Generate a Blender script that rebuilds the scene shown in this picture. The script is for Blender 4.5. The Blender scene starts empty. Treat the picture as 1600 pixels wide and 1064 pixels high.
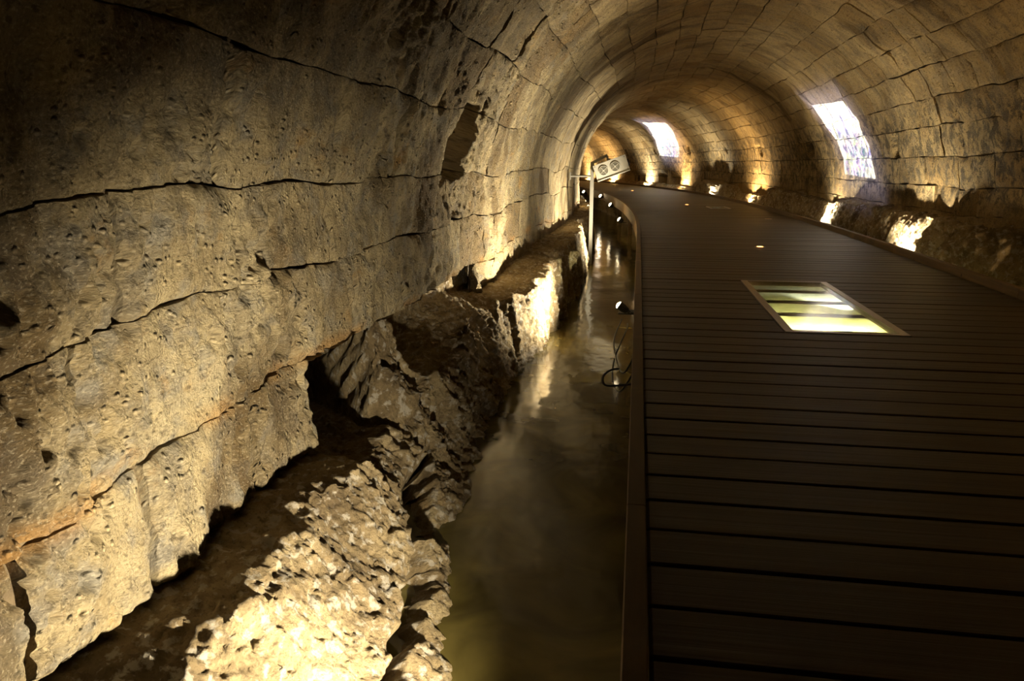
import bpy, math, random
import numpy as np
from mathutils import Vector, Matrix

random.seed(7)
rng = np.random.default_rng(11)
sc = bpy.context.scene
COL = sc.collection

# ------------------------------------------------------------------ camera
F, HC = 1180.0, 0.85
TH = math.atan(276 / F)
PSI = math.atan(199 / (F / math.cos(TH)))
FW = np.array([-math.sin(PSI) * math.cos(TH), math.cos(PSI) * math.cos(TH), -math.sin(TH)])
RT = np.array([math.cos(PSI), math.sin(PSI), 0.0])
UP = np.cross(RT, FW)
cam_d = bpy.data.cameras.new('camera')
cam_d.sensor_width = 36.0
cam_d.lens = F / 1600 * 36.0
cam_d.clip_start = 0.05
cam_d.clip_end = 200
cam = bpy.data.objects.new('camera', cam_d)
COL.objects.link(cam)
M = Matrix.Identity(4)
for i in range(3):
    M[i][0] = RT[i]; M[i][1] = UP[i]; M[i][2] = -FW[i]
M[2][3] = HC
cam.matrix_world = M
sc.camera = cam


def project(p):
    q = np.asarray(p, float) - np.array([0, 0, HC])
    c = q @ FW
    return 800 + F * (q @ RT) / c, 532 - F * (q @ UP) / c, c


# ------------------------------------------------------------------ world, exposure
w = bpy.data.worlds.new('tunnel_air')
sc.world = w
w.use_nodes = True
w.node_tree.nodes['Background'].inputs[0].default_value = (1.0, 0.75, 0.45, 1)
w.node_tree.nodes['Background'].inputs[1].default_value = 0.0025
sc.view_settings.view_transform = 'Standard'
sc.view_settings.look = 'None'
sc.view_settings.gamma = 1
sc.view_settings.use_curve_mapping = False
sc.view_settings.exposure = 1.3
sc.cycles.use_denoising = True
sc.cycles.sample_clamp_indirect = 4
sc.cycles.max_bounces = 8
sc.cycles.diffuse_bounces = 4
sc.cycles.caustics_reflective = False
sc.cycles.caustics_refractive = False

WARM = (1.0, 0.86, 0.60)
AMBER = (1.0, 0.68, 0.32)
# (s, offset, z, aim (across, along, up), watts, colour, cone degrees)
LEFT_LAMPS = [
    (1.28, -0.10, -0.42, (-1.0, 0.50, 0.04), 128, WARM, 108),
    (6.70, -0.13, -0.38, (-1.0, 0.0, 0.65), 185, WARM, 150),
    (11.6, 0.07, -0.34, (-1.0, 0.0, 0.55), 190, WARM, 130),
    (16.4, -0.10, -0.30, (-1.0, -0.1, 0.7), 190, WARM, 124),
    (19.5, -0.10, -0.15, (-1.0, -0.3, 0.7), 90, WARM, 130),
    (22.6, -0.08, -0.06, (-1.0, -0.6, 0.7), 60, WARM, 130),
    (26.0, -0.22, -0.06, (-1.0, -0.6, 0.7), 60, WARM, 130),
    (33.0, -0.20, -0.20, (-0.6, 0.0, 1.0), 60, AMBER, 160),
]
RIGHT_LAMPS = [
    (4.2, 2.61, -0.10, (0.35, 0.5, 0.8), 50, AMBER, 150),  # added lamp out of view, brings up the ridges of the right bench
    (8.5, 2.61, -0.14, (0.8, 0.05, 1.0), 70, WARM, 150),
    (12.0, 2.61, -0.03, (0.7, -0.3, 1.0), 60, WARM, 150),
    (17.6, 2.72, -0.10, (0.8, 0.0, 1.0), 140, AMBER, 150),
    (21.5, 2.78, -0.10, (0.8, 0.0, 1.0), 150, WARM, 150),
    (25.6, 2.78, -0.10, (0.8, 0.0, 1.0), 180, AMBER, 150),
    (30.5, 2.73, -0.10, (0.8, 0.0, 1.0), 190, WARM, 150),
    (36.0, 2.73, -0.10, (0.8, 0.0, 1.0), 260, AMBER, 150),
    (40.0, 2.73, -0.10, (0.8, 0.0, 1.0), 260, AMBER, 150),
]

# ------------------------------------------------------------------ tunnel geometry (s along the path, off across, z up)
RC, S0 = 85.0, 9.5
ZC = 0.45            # springing height of the vault
RA = 2.1
TR = math.pi * RA    # arc coordinate of the right springing


def Lw(s): return np.interp(s, [0, 9, 16, 60], [-1.25, -1.25, -0.98, -0.98])
def Rw(s): return np.interp(s, [0, 12, 23, 60], [3.0, 3.0, 3.12, 3.12])


def P(s, off, z):
    s = np.asarray(s, float); off = np.asarray(off, float); z = np.asarray(z, float)
    a = np.maximum(s - S0, 0) / RC
    x = -RC * (1 - np.cos(a)) + off * np.cos(a)
    y = np.minimum(s, S0) + RC * np.sin(a) + off * np.sin(a)
    return np.stack(np.broadcast_arrays(x, y, z), -1)


def heading(s): return max(s - S0, 0) / RC


WARP = 0.0


def V(s, t, depth=0.0):
    s = np.asarray(s, float); t = np.asarray(t, float)
    l, r = Lw(s), Rw(s)
    cx = (l + r) / 2; R = (r - l) / 2 + depth
    tw = t + WARP * ((0.020 + 0.022 * (1 - sstep(1.0, 1.8, t))) * fbm(s * 0.9, t * 0.6, 2, 900) + 0.008 * vn(s * 4, t * 1.1, 905)) * sstep(-0.75, -0.5, t)
    s = s + WARP * 0.03 * fbm(t * 2.2, s * 0.7, 2, 910)
    t = tw
    th = np.clip(t / RA, 0, math.pi)
    off = cx - R * np.cos(th)
    z = ZC + R * np.sin(th) + np.minimum(t, 0) - np.maximum(t - TR, 0)
    return P(s, off, z)


# ------------------------------------------------------------------ noise in numpy
def h2(ix, iy, k):
    n = (ix.astype(np.int64) * 374761393 + iy.astype(np.int64) * 668265263 + k * 2246822519) & 0xffffffff
    n = ((n ^ (n >> 13)) * 1274126177) & 0xffffffff
    n = ((n ^ (n >> 16)) * 2654435761) & 0xffffffff
    return ((n ^ (n >> 15)) & 0xffffff) / float(0xffffff)


def vn(x, y, k=0):
    ix = np.floor(x); iy = np.floor(y)
    fx = x - ix; fy = y - iy
    u = fx * fx * fx * (fx * (fx * 6 - 15) + 10); v = fy * fy * fy * (fy * (fy * 6 - 15) + 10)
    a = h2(ix, iy, k); b = h2(ix + 1, iy, k); c = h2(ix, iy + 1, k); d = h2(ix + 1, iy + 1, k)
    return (a + (b - a) * u + (c - a) * v + (a - b - c + d) * u * v) * 2 - 1


def fbm(x, y, octs=4, k=0, gain=0.5):
    r = 0; a = 1.0
    for i in range(octs):
        r = r + a * vn(x + 17.3 * i, y - 9.1 * i, k + i)
        x, y = x * 1.6 + y * 1.2, -x * 1.2 + y * 1.6
        a *= gain
    return r


def ridged(x, y, octs=4, k=0):
    r = 0; a = 1.0
    for i in range(octs):
        r = r + a * (1 - np.abs(vn(x + 7.7 * i, y + 3.3 * i, k + i)) * 2)
        x, y = x * 1.6 + y * 1.2, -x * 1.2 + y * 1.6
        a *= 0.5
    return r


def pits(x, y, k, dens, rmin, rmax):
    """worley pits in cell units: 1 in the middle of a pit, 0 outside"""
    ix = np.floor(x); iy = np.floor(y); best = np.zeros_like(x)
    for dx in (-1, 0, 1):
        for dy in (-1, 0, 1):
            cx = ix + dx; cy = iy + dy
            px = cx + h2(cx, cy, k); py = cy + h2(cx, cy, k + 1)
            r = rmin + (rmax - rmin) * h2(cx, cy, k + 2) ** 2
            on = h2(cx, cy, k + 3) < dens
            d = np.hypot((x - px), (y - py))
            best = np.maximum(best, np.where(on, np.clip(1 - d / r, 0, 1), 0))
    return np.sqrt(best)


def sstep(a, b, x):
    u = np.clip((x - a) / (b - a), 0, 1)
    return u * u * (3 - 2 * u)


HOLES = [(9.62, 6.00), (13.54, 5.94), (17.27, 5.87), (20.62, 5.75), (24.82, 5.73), (29.35, 5.70), (33.5, 5.66)]


def relief(s, t, coarse=False):
    """depth of the wall face behind the ideal vault, metres, positive = eaten back"""
    d = 0.020 * fbm(s * 1.3, t * 1.5, 3, 3)
    near = 1 - sstep(6, 14, s)
    left = 1 - sstep(1.4, 2.6, t)
    amp = near * (0.35 + 0.65 * left)
    if coarse: amp = 0.0 * amp
    d = d + amp * 0.016 * fbm(s * 5, t * 4, 4, 20, 0.6)
    d = d + amp * 0.0045 * fbm(s * 26, t * 12, 3, 40, 0.6)
    # chisel strokes that run down the face
    d = d + amp * 0.006 * ridged(s * 16 + t * 5, t * 1.6, 2, 60)
    er = sstep(-0.1, 0.6, fbm(s * 1.7 + 3, t * 1.9 + 1, 3, 80))
    er = np.maximum(er, 0.9 * sstep(0.34, 0.44, -t) * sstep(0.0, 0.5, fbm(s * 2.2, t * 3, 2, 85) + .35))
    p = pits(s * 15, t * 11, 100, 0.7, 0.14, 0.55)
    d = d + amp * (0.3 + er) * 0.026 * p
    d = d + amp * er * 0.016 * (ridged(s * 13, t * 10, 3, 140) - 0.3)
    p2 = pits(s * 4.5, t * 3.4, 160, 0.28, 0.05, 0.20)
    d = d + amp * 0.035 * p2
    # tall slot in the left wall
    e = 0.012 * fbm(s * 9, t * 9, 2, 200)
    sl = 4.74 + (t - 0.27) * 0.62
    m = sstep(0, 0.03, s - sl + e) * sstep(0, 0.03, sl + 0.50 - (t - .3) * .16 - s + e) * sstep(0.02, 0.06, t - 0.24 + e) * sstep(0, 0.03, 0.78 - t + e)
    d = d + 0.15 * m
    # putlog holes in the right wall
    for hs, ht in HOLES:
        m = sstep(0, 0.05, 0.13 - np.abs(s - hs)) * sstep(0, 0.04, 0.13 - np.abs(t - ht))
        d = d + 0.14 * m
    for a_, b_ in ((26.3, 27.6), (28.1, 29.4), (31.2, 32.6)):
        d = d + 0.25 * sstep(0, .15, s - a_) * sstep(0, .15, b_ - s) * sstep(6.5, 6.58, t)
    # worn band over the right bench
    d = d + (1 - near * left) * 0.012 * fbm(s * 4, t * 5, 2, 230) * (0 if coarse else 1)
    return d


# ------------------------------------------------------------------ mesh helpers
def mesh_obj(name, co, faces, mats, parent=None, uv=None, tone=None, smooth=True, kind=None):
    me = bpy.data.meshes.new(name)
    co = np.asarray(co, np.float32).reshape(-1, 3)
    if isinstance(faces, np.ndarray):
        nf, k = faces.shape
        me.vertices.add(len(co)); me.vertices.foreach_set('co', co.ravel())
        me.loops.add(nf * k); me.loops.foreach_set('vertex_index', faces.ravel().astype(np.int32))
        me.polygons.add(nf); me.polygons.foreach_set('loop_start', (np.arange(nf) * k).astype(np.int32))
        me.update(calc_edges=True)
    else:
        me.from_pydata([tuple(map(float, c)) for c in co], [], faces)
        me.update()
    if uv is not None:
        ul = me.uv_layers.new(name='UVMap')
        li = np.empty(len(me.loops), np.int32); me.loops.foreach_get('vertex_index', li)
        ul.data.foreach_set('uv', np.asarray(uv, np.float32)[li].ravel())
    if tone is not None:
        at = me.attributes.new('tone', 'FLOAT', 'POINT')
        at.data.foreach_set('value', np.broadcast_to(np.asarray(tone, np.float32), (len(co),)).copy())
    me.polygons.foreach_set('use_smooth', np.full(len(me.polygons), smooth))
    me.materials.append(mats)
    o = bpy.data.objects.new(name, me)
    COL.objects.link(o)
    if parent is not None: o.parent = parent
    if kind: o['kind'] = kind
    return o


def grid_faces(nu, nv, flip=False):
    i = np.arange(nu - 1)[:, None] * nv + np.arange(nv - 1)[None, :]
    i = i.ravel()
    f = np.stack([i, i + 1, i + nv + 1, i + nv], 1)
    return f[:, ::-1].copy() if flip else f


def empty(name, loc=(0, 0, 0), rz=0.0, label=None, cat=None, group=None):
    o = bpy.data.objects.new(name, None)
    COL.objects.link(o)
    o.location = loc; o.rotation_euler = (0, 0, rz)
    o.empty_display_size = 0.1
    if label: o['label'] = label; o['category'] = cat
    if group: o['group'] = group
    return o


class MB:
    """collects boxes, tubes and discs in local coordinates into one mesh"""
    def __init__(self): self.v = []; self.f = []

    def add(self, v, f):
        n = len(self.v); self.v += [tuple(map(float, a)) for a in v]; self.f += [tuple(i + n for i in q) for q in f]
        return self

    def box(self, a, b, m=None):
        x0, y0, z0 = a; x1, y1, z1 = b
        v = [(x0, y0, z0), (x1, y0, z0), (x1, y1, z0), (x0, y1, z0), (x0, y0, z1), (x1, y0, z1), (x1, y1, z1), (x0, y1, z1)]
        if m is not None: v = [m @ Vector(p) for p in v]
        return self.add(v, [(3, 2, 1, 0), (4, 5, 6, 7), (0, 1, 5, 4), (1, 2, 6, 5), (2, 3, 7, 6), (3, 0, 4, 7)])

    def bevbox(self, a, b, c, m=None):
        """box with chamfered edges of size c"""
        x0, y0, z0 = a; x1, y1, z1 = b
        v = []; idx = {}
        for sx in (0, 1):
            for sy in (0, 1):
                for sz in (0, 1):
                    X, Y, Z = (x0, x1)[sx], (y0, y1)[sy], (z0, z1)[sz]
                    dx, dy, dz = (c, -c)[sx], (c, -c)[sy], (c, -c)[sz]
                    idx[sx, sy, sz, 0] = len(v); v.append((X, Y + dy, Z + dz))
                    idx[sx, sy, sz, 1] = len(v); v.append((X + dx, Y, Z + dz))
                    idx[sx, sy, sz, 2] = len(v); v.append((X + dx, Y + dy, Z))
        f = []
        for k in (0, 1):
            f.append([idx[k, p, q, 0] for p, q in ((0, 0), (1, 0), (1, 1), (0, 1))][::(1 if k else -1)])
            f.append([idx[p, k, q, 1] for p, q in ((0, 0), (1, 0), (1, 1), (0, 1))][::(-1 if k else 1)])
            f.append([idx[p, q, k, 2] for p, q in ((0, 0), (1, 0), (1, 1), (0, 1))][::(1 if k else -1)])
        for p in (0, 1):
            for q in (0, 1):
                s = 1 if p ^ q else -1
                f.append([idx[0, p, q, 1], idx[0, p, q, 2], idx[1, p, q, 2], idx[1, p, q, 1]][::s])
                f.append([idx[p, 0, q, 0], idx[p, 0, q, 2], idx[p, 1, q, 2], idx[p, 1, q, 0]][::-s])
                f.append([idx[p, q, 0, 0], idx[p, q, 0, 1], idx[p, q, 1, 1], idx[p, q, 1, 0]][::s])
        for p in (0, 1):
            for q in (0, 1):
                for r in (0, 1):
                    f.append([idx[p, q, r, 0], idx[p, q, r, 1], idx[p, q, r, 2]][::(1 if (p + q + r) % 2 else -1)])
        if m is not None: v = [m @ Vector(p) for p in v]
        return self.add(v, f)

    def lathe(self, prof, n=24, m=None, cap=True):
        v = []; f = []
        for r, z in prof:
            for i in range(n):
                a = 2 * math.pi * i / n
                v.append((r * math.cos(a), r * math.sin(a), z))
        for j in range(len(prof) - 1):
            for i in range(n):
                k = (i + 1) % n
                f.append((j * n + i, j * n + k, (j + 1) * n + k, (j + 1) * n + i))
        if cap:
            f.append(tuple(range(n))[::-1]); f.append(tuple((len(prof) - 1) * n + i for i in range(n)))
        if m is not None: v = [m @ Vector(p) for p in v]
        return self.add(v, f)

    def tube(self, pts, r, n=8):
        pts = [Vector(p) for p in pts]; v = []; f = []
        ref = None
        for i, p in enumerate(pts):
            d = (pts[min(i + 1, len(pts) - 1)] - pts[max(i - 1, 0)]).normalized()
            if ref is None: ref = d.orthogonal().normalized()
            ref = (ref - d * ref.dot(d)).normalized()
            b = d.cross(ref)
            for k in range(n):
                a = 2 * math.pi * k / n
                v.append(p + (ref * math.cos(a) + b * math.sin(a)) * r)
        for i in range(len(pts) - 1):
            for k in range(n):
                q = (k + 1) % n
                f.append((i * n + k, i * n + q, (i + 1) * n + q, (i + 1) * n + k))
        f.append(tuple(range(n))[::-1]); f.append(tuple((len(pts) - 1) * n + k for k in range(n)))
        return self.add(v, f)

    def build(self, name, mat, parent=None, smooth=False, kind=None):
        o = mesh_obj(name, self.v, self.f, mat, parent, smooth=False, kind=kind)
        if smooth:
            for p in o.data.polygons: p.use_smooth = True
            try: o.data.set_sharp_from_angle(angle=math.radians(35))
            except Exception: pass
        return o


# ------------------------------------------------------------------ materials
def newmat(name):
    m = bpy.data.materials.new(name); m.use_nodes = True
    nt = m.node_tree; nt.nodes.clear()
    out = nt.nodes.new('ShaderNodeOutputMaterial'); b = nt.nodes.new('ShaderNodeBsdfPrincipled')
    nt.links.new(b.outputs[0], out.inputs[0])
    return m, nt, b, out


class N:
    def __init__(self, nt): self.nt = nt

    def new(self, t, **k):
        n = self.nt.nodes.new(t)
        for a, b in k.items(): setattr(n, a, b)
        return n

    def link(self, a, b): self.nt.links.new(a, b)

    def setv(self, sock, v):
        if hasattr(v, 'is_output') or isinstance(v, bpy.types.NodeSocket): self.link(v, sock)
        else: sock.default_value = v

    def math(self, op, a, b=0.0, c=None, clamp=False):
        n = self.new('ShaderNodeMath', operation=op); n.use_clamp = clamp
        self.setv(n.inputs[0], a); self.setv(n.inputs[1], b)
        if c is not None: self.setv(n.inputs[2], c)
        return n.outputs[0]

    def scale(self, vec, s):
        n = self.new('ShaderNodeMapping'); self.link(vec, n.inputs[0]); n.inputs['Scale'].default_value = s
        return n.outputs[0]

    def noise(self, vec, s, d=5, r=0.55, dist=0.0):
        n = self.new('ShaderNodeTexNoise'); self.link(vec, n.inputs['Vector'])
        n.inputs['Scale'].default_value = s; n.inputs['Detail'].default_value = d
        n.inputs['Roughness'].default_value = r; n.inputs['Distortion'].default_value = dist
        return n.outputs[0]

    def ramp(self, f, *st):
        n = self.new('ShaderNodeValToRGB'); self.link(f, n.inputs[0])
        e = n.color_ramp.elements
        while len(e) < len(st): e.new(0.5)
        for i, (p, c) in enumerate(st):
            e[i].position = p; e[i].color = (*c, 1) if len(c) == 3 else c
        return n.outputs[0]

    def rng(self, f, a, b, c=0.0, d=1.0):
        n = self.new('ShaderNodeMapRange'); n.interpolation_type = 'SMOOTHSTEP'
        self.setv(n.inputs[0], f)
        for i, v in enumerate((a, b, c, d)): n.inputs[i + 1].default_value = v
        return n.outputs[0]

    def mix(self, f, a, b, blend='MIX'):
        n = self.new('ShaderNodeMix', data_type='RGBA', blend_type=blend)
        self.setv(n.inputs[0], f)
        for s, v in ((n.inputs[6], a), (n.inputs[7], b)):
            if isinstance(v, tuple): s.default_value = (*v, 1) if len(v) == 3 else v
            else: self.link(v, s)
        return n.outputs[2]

    def bump(self, h, dist, strength=1.0, normal=None):
        n = self.new('ShaderNodeBump'); self.link(h, n.inputs['Height'])
        n.inputs['Distance'].default_value = dist; n.inputs['Strength'].default_value = strength
        if normal is not None: self.link(normal, n.inputs['Normal'])
        return n.outputs[0]


def stone_material():
    m, nt, b, out = newmat('weathered_limestone'); n = N(nt)
    uv = n.new('ShaderNodeUVMap').outputs[0]
    sep = n.new('ShaderNodeSeparateXYZ'); n.link(uv, sep.inputs[0])
    t = sep.outputs[1]; s = sep.outputs[0]
    tone = n.new('ShaderNodeAttribute'); tone.attribute_name = 'tone'
    tone = tone.outputs['Fac']
    n1 = n.noise(uv, 1.6, 7, 0.6)
    n2 = n.noise(uv, 7.0, 8, 0.65)
    stv = n.scale(uv, (9.0, 1.3, 1.0))
    n3 = n.noise(stv, 1.0, 6, 0.6, 0.4)
    c = n.ramp(n1, (0.30, (0.22, 0.165, 0.085)), (0.46, (0.42, 0.33, 0.185)), (0.60, (0.58, 0.475, 0.285)), (0.8, (0.48, 0.43, 0.33)))
    c = n.mix(n.rng(n2, 0.46, 0.66), c, (0.33, 0.30, 0.24))
    c = n.mix(n.math('MULTIPLY', n.math('MULTIPLY', n.rng(n3, 0.52, 0.70), n.rng(t, 5.4, 4.6, 0.35, 1.0)), 0.55), c, (0.20, 0.155, 0.085))
    # ochre earth
    n4 = n.noise(uv, 3.3, 6, 0.7)
    c = n.mix(n.math('MULTIPLY', n.rng(n4, 0.57, 0.70), 0.6), c, (0.52, 0.29, 0.08))
    # per stone tone
    dark = n.rng(tone, 0.35, 0.0)
    c = n.mix(n.math('MULTIPLY', dark, 0.75), c, (0.17, 0.105, 0.045))
    lite = n.rng(tone, 0.6, 1.0)
    c = n.mix(n.math('MULTIPLY', lite, 0.55), c, (0.62, 0.50, 0.30))
    # yellower ceiling, greyer foot of the walls
    cm = n.rng(t, 1.2, 2.6)
    c = n.mix(n.math('MULTIPLY', cm, 0.48), c, (0.52, 0.34, 0.12))
    # brown water stains
    n5 = n.noise(n.scale(uv, (1.0, 0.55, 1)), 1.25, 6, 0.65, 0.6)
    c = n.mix(n.math('MULTIPLY', n.rng(n5, 0.54, 0.66), 0.8), c, (0.105, 0.062, 0.022))
    # black crust along the right wall
    band = n.math('MULTIPLY', n.rng(t, 5.3, 5.8), n.rng(t, 6.75, 6.45))
    n6 = n.noise(n.scale(uv, (8, 6.5, 1)), 1.0, 8, 0.78, 0.3)
    c = n.mix(n.math('MULTIPLY', n.math('MULTIPLY', band, n.rng(n6, 0.46, 0.56)), 0.85), c, (0.045, 0.04, 0.032))
    # grey brown grime on the upper left courses
    gb = n.math('MULTIPLY', n.rng(t, 0.25, 0.75), n.rng(t, 2.2, 1.4))
    n8 = n.noise(n.scale(uv, (2.6, 1.2, 1)), 1.0, 8, 0.7, 0.5)
    c = n.mix(n.math('MULTIPLY', n.math('MULTIPLY', gb, n.rng(n8, 0.42, 0.58)), 0.62), c, (0.13, 0.10, 0.065))
    n9 = n.noise(uv, 5.5, 8, 0.75, 0.3)
    c = n.mix(n.math('MULTIPLY', n.rng(n9, 0.54, 0.66), 0.45), c, (0.17, 0.15, 0.12))
    n10 = n.noise(n.scale(uv, (5, 2.2, 1)), 1.0, 9, 0.72, 0.6)
    c = n.mix(n.math('MULTIPLY', n.rng(n10, 0.48, 0.60), 0.45), c, (0.155, 0.125, 0.085))
    # orange deposit along some bed joints
    oj = n.math('MULTIPLY', n.rng(n.math('ABSOLUTE', n.math('ADD', t, 0.37)), 0.06, 0.005), n.rng(n.noise(uv, 2.1, 4), 0.46, 0.58))
    c = n.mix(n.math('MULTIPLY', oj, 0.42), c, (0.55, 0.27, 0.06))
    # dark specks
    sp = n.noise(uv, 38.0, 4, 0.6)
    c = n.mix(n.math('MULTIPLY', n.rng(sp, 0.55, 0.66), 0.6), c, (0.09, 0.07, 0.045))
    sp2 = n.noise(uv, 115.0, 4, 0.6)
    c = n.mix(n.math('MULTIPLY', n.rng(sp2, 0.54, 0.66), 0.45), c, (0.10, 0.08, 0.05))
    c = n.mix(n.math('MULTIPLY', n.rng(sp2, 0.46, 0.36), 0.35), c, (0.70, 0.60, 0.42))
    n.link(c, b.inputs['Base Color'])
    b.inputs['Roughness'].default_value = 0.92
    b.inputs['Specular IOR Level'].default_value = 0.15
    h1 = n.noise(uv, 26.0, 9, 0.72)
    h2_ = n.noise(n.scale(uv, (60, 9, 1)), 1.0, 5, 0.6)
    vo = n.new('ShaderNodeTexVoronoi'); n.link(uv, vo.inputs['Vector']); vo.inputs['Scale'].default_value = 34
    vp = n.math('MULTIPLY', n.rng(vo.outputs[0], 0.32, 0.05), n.rng(n.noise(uv, 4.0, 4), 0.40, 0.55))
    h = n.math('ADD', n.math('MULTIPLY', h1, 1.0), n.math('MULTIPLY', h2_, 0.35))
    h = n.math('ADD', h, n.math('MULTIPLY', n.noise(uv, 95.0, 6, 0.7), 0.5))
    h = n.math('SUBTRACT', h, n.math('MULTIPLY', vp, 0.9))
    n.link(n.bump(h, 0.04, 1.0), b.inputs['Normal'])
    return m


def rock_material():
    m, nt, b, out = newmat('quarried_bedrock'); n = N(nt)
    tc = n.new('ShaderNodeTexCoord').outputs['Object']
    n1 = n.noise(tc, 2.6, 8, 0.65)
    c = n.ramp(n1, (0.28, (0.10, 0.07, 0.035)), (0.43, (0.26, 0.19, 0.10)), (0.56, (0.44, 0.34, 0.19)), (0.75, (0.56, 0.46, 0.28)))
    n2 = n.noise(tc, 12, 7, 0.7)
    c = n.mix(n.math('MULTIPLY', n.rng(n2, 0.5, 0.68), 0.6), c, (0.13, 0.09, 0.05))
    n4 = n.noise(tc, 5.0, 6, 0.7)
    c = n.mix(n.math('MULTIPLY', n.rng(n4, 0.60, 0.74), 0.5), c, (0.45, 0.24, 0.06))
    n9 = n.noise(tc, 70, 5, 0.65)
    c = n.mix(n.math('MULTIPLY', n.rng(n9, 0.54, 0.64), 0.55), c, (0.12, 0.085, 0.05))
    n7 = n.noise(tc, 22, 5, 0.6)
    c = n.mix(n.math('MULTIPLY', n.rng(n7, 0.52, 0.62), 0.6), c, (0.68, 0.63, 0.54))
    n.link(c, b.inputs['Base Color'])
    sep = n.new('ShaderNodeSeparateXYZ'); n.link(tc, sep.inputs[0])
    wet = n.rng(sep.outputs[2], -0.60, -0.74)
    n.link(n.math('SUBTRACT', 0.9, n.math('MULTIPLY', wet, 0.55)), b.inputs['Roughness'])
    b.inputs['Specular IOR Level'].default_value = 0.3
    h1 = n.noise(tc, 20.0, 10, 0.75)
    vo = n.new('ShaderNodeTexVoronoi'); n.link(tc, vo.inputs['Vector']); vo.inputs['Scale'].default_value = 26
    h = n.math('ADD', h1, n.math('MULTIPLY', vo.outputs[0], 0.35))
    n.link(n.bump(h, 0.045, 1.0), b.inputs['Normal'])
    return m


def mortar_material():
    m, nt, b, out = newmat('crumbled_joint_mortar'); n = N(nt)
    tc = n.new('ShaderNodeTexCoord').outputs['Object']
    c = n.ramp(n.noise(tc, 6, 6), (0.35, (0.05, 0.035, 0.02)), (0.7, (0.16, 0.115, 0.06)))
    n.link(c, b.inputs['Base Color']); b.inputs['Roughness'].default_value = 1.0
    n.link(n.bump(n.noise(tc, 40, 5), 0.01), b.inputs['Normal'])
    return m


def wood_material(name, c0, c1, rough=0.6, axis='X'):
    m, nt, b, out = newmat(name); n = N(nt)
    tc = n.new('ShaderNodeTexCoord').outputs['Object']
    oi = n.new('ShaderNodeObjectInfo')
    off = n.new('ShaderNodeVectorMath', operation='ADD'); n.link(tc, off.inputs[0])
    cmb = n.new('ShaderNodeCombineXYZ')
    for i in range(3): n.link(n.math('MULTIPLY', oi.outputs['Random'], 37.0 + 11 * i), cmb.inputs[i])
    n.link(cmb.outputs[0], off.inputs[1])
    sc_ = (1.2, 26, 26) if axis == 'X' else (26, 1.2, 26)
    g = n.noise(n.scale(off.outputs[0], sc_), 1.0, 6, 0.6, 0.5)
    c = n.ramp(g, (0.3, c0), (0.7, c1))
    c = n.mix(n.math('MULTIPLY', oi.outputs['Random'], 0.45), c, tuple(x * 0.55 for x in c0))
    wear = n.noise(off.outputs[0], 3.0, 5, 0.6)
    c = n.mix(n.math('MULTIPLY', n.rng(wear, 0.55, 0.75), 0.4), c, tuple(min(1, x * 1.5) for x in c1))
    kn = n.new('ShaderNodeTexVoronoi'); n.link(n.scale(off.outputs[0], (2.2, 7, 7)), kn.inputs['Vector'])
    kn.inputs['Scale'].default_value = 1.0
    c = n.mix(n.rng(kn.outputs[0], 0.11, 0.05), c, tuple(x * 0.35 for x in c0))
    n.link(c, b.inputs['Base Color'])
    n.link(n.math('ADD', rough - 0.1, n.math('MULTIPLY', g, 0.25)), b.inputs['Roughness'])
    b.inputs['Specular IOR Level'].default_value = 0.6
    n.link(n.bump(g, 0.003, 1.0), b.inputs['Normal'])
    return m


def plain(name, col, rough=0.5, metal=0.0, emit=None, estr=0.0, bump=0.0):
    m, nt, b, out = newmat(name); n = N(nt)
    tc = n.new('ShaderNodeTexCoord').outputs['Object']
    g = n.noise(tc, 18, 5, 0.6)
    c = n.mix(n.math('MULTIPLY', g, 0.5), col, tuple(x * 0.6 for x in col))
    n.link(c, b.inputs['Base Color'])
    b.inputs['Roughness'].default_value = rough; b.inputs['Metallic'].default_value = metal
    if bump: n.link(n.bump(g, bump), b.inputs['Normal'])
    if emit: b.inputs['Emission Color'].default_value = (*emit, 1); b.inputs['Emission Strength'].default_value = estr
    return m


def water_material():
    m, nt, b, out = newmat('murky_green_water'); n = N(nt)
    tc = n.new('ShaderNodeTexCoord').outputs['Object']
    c = n.ramp(n.noise(tc, 2.4, 4, 0.5, 0.8), (0.35, (0.060, 0.047, 0.013)), (0.55, (0.115, 0.092, 0.026)), (0.72, (0.19, 0.155, 0.038)))
    n.link(c, b.inputs['Base Color'])
    b.inputs['Roughness'].default_value = 0.12
    b.inputs['IOR'].default_value = 1.33
    b.inputs['Specular IOR Level'].default_value = 0.5
    h = n.noise(n.scale(tc, (1, 0.5, 1)), 3.0, 3, 0.5)
    n.link(n.bump(h, 0.012, 1.0), b.inputs['Normal'])
    return m


def glass_material():
    m, nt, b, out = newmat('walk_on_glass'); n = N(nt)
    nt.nodes.remove(b)
    tr = n.new('ShaderNodeBsdfTransparent'); tr.inputs[0].default_value = (0.88, 0.95, 0.84, 1)
    gl = n.new('ShaderNodeBsdfGlossy'); gl.inputs['Roughness'].default_value = 0.08
    fr = n.new('ShaderNodeFresnel'); fr.inputs[0].default_value = 1.5
    mx = n.new('ShaderNodeMixShader')
    geo = n.new('ShaderNodeNewGeometry')
    n.link(n.math('MULTIPLY', fr.outputs[0], n.math('SUBTRACT', 1.0, geo.outputs['Backfacing'])), mx.inputs[0]); n.link(tr.outputs[0], mx.inputs[1]); n.link(gl.outputs[0], mx.inputs[2])
    n.link(mx.outputs[0], out.inputs[0])
    return m


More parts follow.
